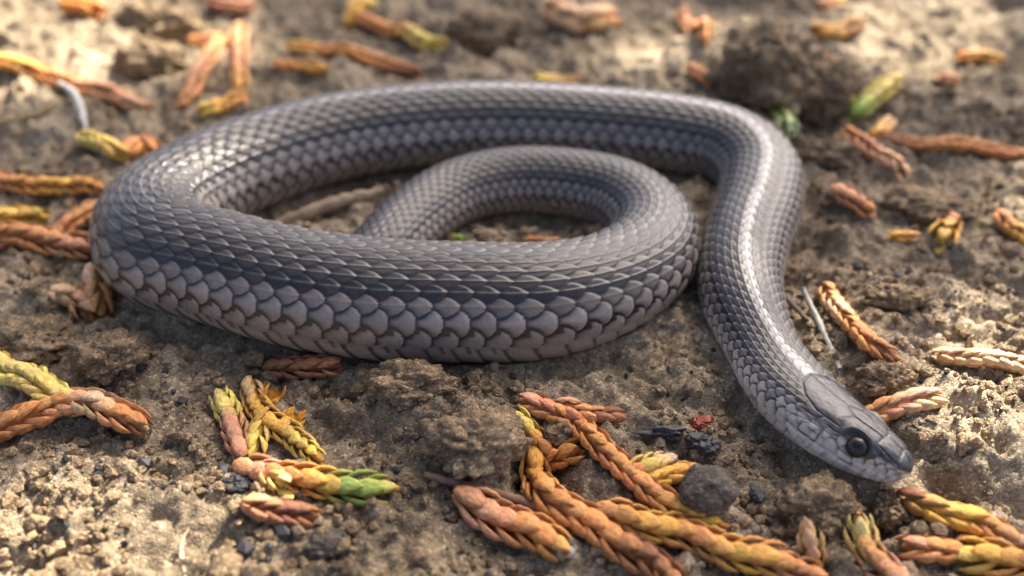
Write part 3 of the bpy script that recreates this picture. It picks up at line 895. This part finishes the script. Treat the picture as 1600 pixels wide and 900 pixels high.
stick('straw', 'thin yellowish straw beside the white curving one', [(-10, 192), (50, 180), (92, 160)], 7, (.35, .27, .12), 'straw')
stick('twig', 'bare brown twig lying inside the outer loop of the coil', [(430, 352, 0.1), (510, 322, 0.1), (605, 296, 0.1)], 22, (.27, .205, .14), 'twig')
stick('twig', 'pale crooked twig inside the inner loop of the coil', [(735, 352), (765, 362), (792, 386)], 9, (.40, .31, .21), 'twig')
stick('twig', 'thin reddish-brown twig running behind the white-ended sprig', [(664, 742), (740, 762), (812, 782), (880, 815), (960, 862)], 17, (.20, .12, .085), 'twig')
stick('twig', 'grey-brown twig stub between the pebble and the thick orange sprig', [(1118, 846), (1155, 838), (1190, 826)], 15, (.20, .165, .13), 'twig')
stick('straw', 'tiny pale fibre lying on the slab before the snout', [(1502, 760), (1530, 782)], 4, (.6, .5, .36), 'straw')
stick('straw', 'fine dark hair-like fibre standing below the front coil', [(822, 572, 0.25), (820, 600, 0.1), (822, 622)], 2.2, (.03, .025, .02), 'straw')
stick('straw', 'pale dry curl of bark on the near dirt', [(296, 822), (284, 850), (290, 905)], 9, (.34, .27, .18), 'straw', taper=(0.3, 1, 0.5))

# ------------------------------------------------------------------ stones, clods and crumbs
def lump(name, label, px, py, rpx, mat, cat, sq=(1, 1, 0.8), seed=0, sub=4, rough=0.16, sink=0.35, group=None, freq=1.4):
    q = on_ground(px, py, 0); W = rpx * np.dot(q - CAM, FWD) / FPX
    if cat == 'clod': sink = 0.55
    q = on_ground(px, py, W * sq[2] * (1 - sink))
    bm = bmesh.new(); bmesh.ops.create_icosphere(bm, subdivisions=sub, radius=1.0)
    V = np.array([v.co[:] for v in bm.verts]); F = np.array([[v.index for v in f.verts] for f in bm.faces]); bm.free()
    d = 0; a, f = 1.0, freq
    for o in range(5):
        d = d + a * noise3(V[:, 0] * f + seed * 3.7, V[:, 1] * f + 9, V[:, 2] * f, seed + o); a *= 0.55; f *= 2.1
    if cat in ('clod', 'pebble'):
        for f_, a_ in ((3.2, 0.30), (6.5, 0.20), (13.0, 0.12), (24.0, 0.07)):
            d = d + a_ * 3.2 * (np.abs(noise3(V[:, 0] * f_ + seed, V[:, 1] * f_, V[:, 2] * f_, seed + 60)) - 0.25)
    V = V * (1 + rough * d)[:, None] * np.array(sq) * W
    org = q - np.array([0, 0, W * sq[2] * 0.9])
    o = link(name, mesh_from(name, V + (q - org), F, mat, smooth=True), None, org)
    tag(o, label, cat, group)
    return o
lump('pebble', 'round grey pebble at the yellow-green tip of the long sprig', 1106, 766, 39, M_PEBBLE, 'pebble', (1.08, 0.92, 0.84), 3, 5, 0.11, sink=0.45)
m_char, _, bc, _, _ = new_mat('charred_bark'); bc.inputs['Base Color'].default_value = (.03, .028, .03, 1); bc.inputs['Roughness'].default_value = 0.6
m_red, t_, br_, N_, L_ = new_mat('red_resin'); br_.inputs['Roughness'].default_value = 0.3
nn = N_('ShaderNodeTexNoise'); nn.inputs['Scale'].default_value = 1500
rr2 = N_('ShaderNodeValToRGB'); rr2.color_ramp.elements[0].color = (.10, .012, .006, 1); rr2.color_ramp.elements[1].color = (.5, .10, .04, 1)
L_(nn.outputs['Fac'], rr2.inputs['Fac']); L_(rr2.outputs['Color'], br_.inputs['Base Color'])
lump('red_fragment', 'small glossy red crumb of resin beside the black bark chips', 1088, 661, 17, m_red, 'fragment', (1.2, .8, .6), 11, 5, 0.45)
lump('bark_chip', 'elongated black bark chip beside the red crumb', 1040, 676, 20, m_char, 'bark chip', (1.5, .6, .5), 12, 5, 0.5)
lump('bark_chip', 'black-grey angular chip below the red crumb', 1100, 694, 20, m_char, 'bark chip', (1.2, .9, .7), 13, 5, 0.45)
lump('bark_chip', 'small blue-black chip in the dirt near the snake throat', 1184, 772, 13, m_char, 'bark chip', (.8, 1.2, .5), 14, 5, 0.45)
lump('bark_chip', 'dark chip at the foot of the pinkish green-ended sprig', 368, 752, 18, m_char, 'bark chip', (1.2, .8, .5), 15, 5, 0.45)
lump('bark_chip', 'dark speck of bark on the near open dirt', 160, 738, 15, m_char, 'bark chip', (1, .9, .5), 16, 5, 0.45)
lump('pebble', 'pale grey stone chip on the dirt below the reddish-brown bud', 505, 848, 28, M_PEBBLE, 'pebble', (1.3, .9, .6), 17, 4, 0.2)
lump('soil_clod', 'small double clod caught under the long orange sprig', 872, 672, 24, M_CLOD, 'clod', (1.3, 1, .8), 21, 5, 0.25)
lump('soil_clod', 'crumbly clod ridge touching the belly of the front coil', 640, 600, 38, M_CLOD, 'clod', (1.5, .9, .75), 22, 5, 0.30)
lump('soil_clod', 'big rounded clod beside the yellow upper end of the thick orange sprig', 742, 690, 54, M_CLOD, 'clod', (1.25, 1, .8), 23, 5, 0.26)
lump('soil_clod', 'crumbly clod between the upright sprig and the throat', 1275, 790, 44, M_CLOD, 'clod', (1.2, .9, .75), 24, 5, 0.32)
lump('soil_clod', 'small clod behind the upright green bud', 1388, 800, 26, M_CLOD, 'clod', (.9, 1, .9), 25, 5, 0.35)
lump('soil_clod', 'grey clod beside the sunlit orange sprig', 1400, 465, 30, M_CLOD, 'clod', (1.3, .8, .6), 26, 5, 0.3)
lump('soil_clod', 'rounded clod at the end of the grey straw', 1385, 592, 34, M_CLOD, 'clod', (1.2, .9, .7), 27, 5, 0.3)
lump('soil_clod', 'broad clod under the pale and orange buds', 45, 535, 46, M_CLOD, 'clod', (1.4, .9, .6), 28, 5, 0.32)
lump('soil_clod', 'jagged clod in the shadow of the outer bend', 175, 555, 40, M_CLOD, 'clod', (1.2, .9, .7), 29, 5, 0.34)
lump('soil_clod', 'large dark clod of the far mound behind the neck', 1195, 120, 66, M_CLOD, 'clod', (1.1, 1, 1.0), 30, 5, 0.28)
lump('soil_clod', 'second clod of the far mound, next to the dark hollow', 1285, 150, 48, M_CLOD, 'clod', (1, .8, .9), 31, 5, 0.28)
lump('soil_clod', 'low clod with a shadowed side behind the plump bud', 1440, 325, 46, M_CLOD, 'clod', (1.5, .8, .5), 32, 5, 0.28)
lump('soil_clod', 'curved grey clod behind the neck', 1290, 240, 30, M_CLOD, 'clod', (1.3, .8, .7), 33, 5, 0.3)
lump('soil_clod', 'dark clod in the middle of the far dirt', 760, 55, 36, M_CLOD, 'clod', (1.3, .9, .8), 34, 5, 0.3)
lump('soil_clod', 'far clod at the edge of the dark hollow near the pinkish sprig', 240, 40, 42, M_CLOD, 'clod', (1.5, .9, .7), 35, 5, 0.3)
lump('soil_clod', 'dim grey clod beside the pinkish bent-footed sprig', 235, 92, 40, M_CLOD, 'clod', (1.2, .9, .7), 36, 5, 0.3)

def crumbs(name, label, seed, n, smax, mat):
    bm = bmesh.new(); bmesh.ops.create_icosphere(bm, subdivisions=1, radius=1.0)
    BV = np.array([v.co[:] for v in bm.verts]); BF = np.array([[v.index for v in f.verts] for f in bm.faces]); bm.free()
    r = np.random.RandomState(seed)
    yy = -6.2 + 13 * r.rand(n) ** 1.5
    xx = (r.rand(n) * 2 - 1) * (5.5 + (yy + 6.2) * 0.75)
    # cluster them
    keep = fbm2(xx, yy, 0.8, 3, 77) + 0.9 * r.rand(n) > 0.25
    xx, yy = xx[keep], yy[keep]
    d = np.full(len(xx), 99.0)
    for q in SP[::15]:
        d = np.minimum(d, np.hypot(xx - q[0], yy - q[1]) / max(q[3], 0.2))
    k = d > 1.0
    xx, yy = xx[k], yy[k]
    sz = min(0.018, smax) + smax * r.rand(len(xx)) ** 3.2 + 1.3 * smax * (r.rand(len(xx)) > 0.985)
    zz = ground_at(xx, yy)
    m = len(xx)
    D = 1 + 0.55 * (r.rand(m, len(BV)) - 0.5)
    ax = 0.7 + 0.6 * r.rand(m, 1, 3)
    V = BV[None] * D[..., None] * ax * sz[:, None, None]
    th = r.rand(m) * 6.283
    c_, s_ = np.cos(th)[:, None], np.sin(th)[:, None]
    V = np.stack([V[..., 0] * c_ - V[..., 1] * s_, V[..., 0] * s_ + V[..., 1] * c_, V[..., 2]], -1)
    V += np.stack([xx, yy, zz + 0.35 * sz], -1)[:, None]
    F = BF[None] + (np.arange(m) * len(BV))[:, None, None]
    o = link(name, mesh_from(name, V.reshape(-1, 3), F.reshape(-1, 3), mat, smooth=False))
    tag(o, label, 'soil', kind='stuff')
crumbs('soil_crumbs', 'loose crumbs of dry tan soil strewn over the ground', 5, 15000, 0.075, M_CLOD)
crumbs('dark_grit', 'small dark bits of grit and bark strewn over the ground', 6, 1600, 0.05, m_char)
crumbs('sand_grains', 'tiny pale sand grains strewn over the ground', 8, 4000, 0.009, M_SAND)

# ------------------------------------------------------------------ unseen cedar bough, added out of frame and shaped to shade the place
def bough():
    r = np.random.RandomState(11)
    # gaps left in the foliage so sun patches fall here: centre pixel, half-sizes in cm
    GAPS = [((1560, 590), 2.3, 2.0), ((1500, 705), 1.2, 0.8), ((1390, 520), 0.7, 0.7), ((1480, 830), 0.8, 0.4), ((40, 60), 4.2, 3.6), ((90, 850), 1.9, 1.2), ((1560, 60), 3.2, 2.4), ((620, 868), 0.9, 0.6), ((1540, 300), 2.0, 1.2), ((1030, 100), 1.6, 1.2), ((420, 830), 0.7, 0.5), ((1025, 305), 0.55, 0.5, 1.2), ((1185, 235), 0.7, 0.6, 1.3), ((225, 290), 0.6, 0.6, 1.4), ((1000, 285), 0.5, 0.5, 1.2), ((640, 372), 1.3, 0.12, 1.5), ((1160, 420), 0.35, 0.6, 1.1)]
    n = 13500
    gx_, gy_ = r.rand(n) * 48 - 24, r.rand(n) * 46 - 14
    open_ = np.zeros(n)
    for (px, py), a, b, *hz in GAPS:
        z_ = hz[0] if hz else 0.2
        c = unproj(px, py, z_) - np.array(sdir) * ((z_ - 0.2) / sdir[2])
        open_ = np.maximum(open_, 1.35 - np.hypot((gx_ - c[0]) / a, (gy_ - c[1]) / b))
    dens = 0.72 - 0.40 * sstep(3.5, 7.5, gy_) + 0.45 * fbm2(gx_, gy_, 0.35, 3, 300) - 2.6 * np.clip(open_, 0, 1)
    k = r.rand(n) < np.clip(dens, 0, 1)
    gx_, gy_ = gx_[k], gy_[k]
    t = 115 + 30 * r.rand(len(gx_))
    sv = np.array(sdir)
    P = np.stack([gx_, gy_, np.full(len(gx_), 0.2)], -1) + sv * t[:, None]
    m = len(P)
    th = r.rand(m) * 6.283; el = (r.rand(m) - 0.7) * 0.9
    T = np.stack([np.cos(th) * np.cos(el), np.sin(th) * np.cos(el), np.sin(el)], -1)
    B = np.cross(T, sv + 0.5 * (r.rand(m, 3) - 0.5)); B /= np.linalg.norm(B, axis=1)[:, None]
    N = np.cross(T, B)
    L = (1.3 + 1.2 * r.rand(m))[:, None, None]
    V = P[:, None] + L * (T[:, None] * (LV[None, :, :1] - 0.5) + B[:, None] * LV[None, :, 1:2] * 0.45 + N[:, None] * LV[None, :, 2:] * 0.25)
    F = LF4[None] + (np.arange(m) * len(LV))[:, None, None]
    col = np.array([.055, .085, .03]) * (0.7 + 0.6 * r.rand(m))[:, None]
    ctr = P.mean(0)
    root = link('shade_bough', None, None, ctr)
    f = link('foliage', mesh_from('foliage', V.reshape(-1, 3) - ctr, F.reshape(-1, 4), M_LEAFC, np.repeat(col, len(LV), 0)), root)
    f['kind'] = 'stuff'
    for k_ in range(9):
        e = P[r.randint(m)] - ctr
        s0 = np.array([30.0, 45.0, -6.0]) if k_ else np.array([60.0, 80.0, -14.0])
        C_, _ = spline(np.array([s0, s0 * 0.5 + e * 0.4 + np.array([0, 0, 3.0]), e]), 16)
        V2, F2 = tube(C_, 0.7 if k_ else 1.6, 7, np.linspace(1, 0.25, 16))
        b = link('branch', mesh_from('branch', V2, F2, M_WOOD), root); b.color = (.10, .065, .045, 1)
    tag(root, 'unseen cedar bough added overhead to shade the dirt, with gaps for sun patches', 'bough')
bough()
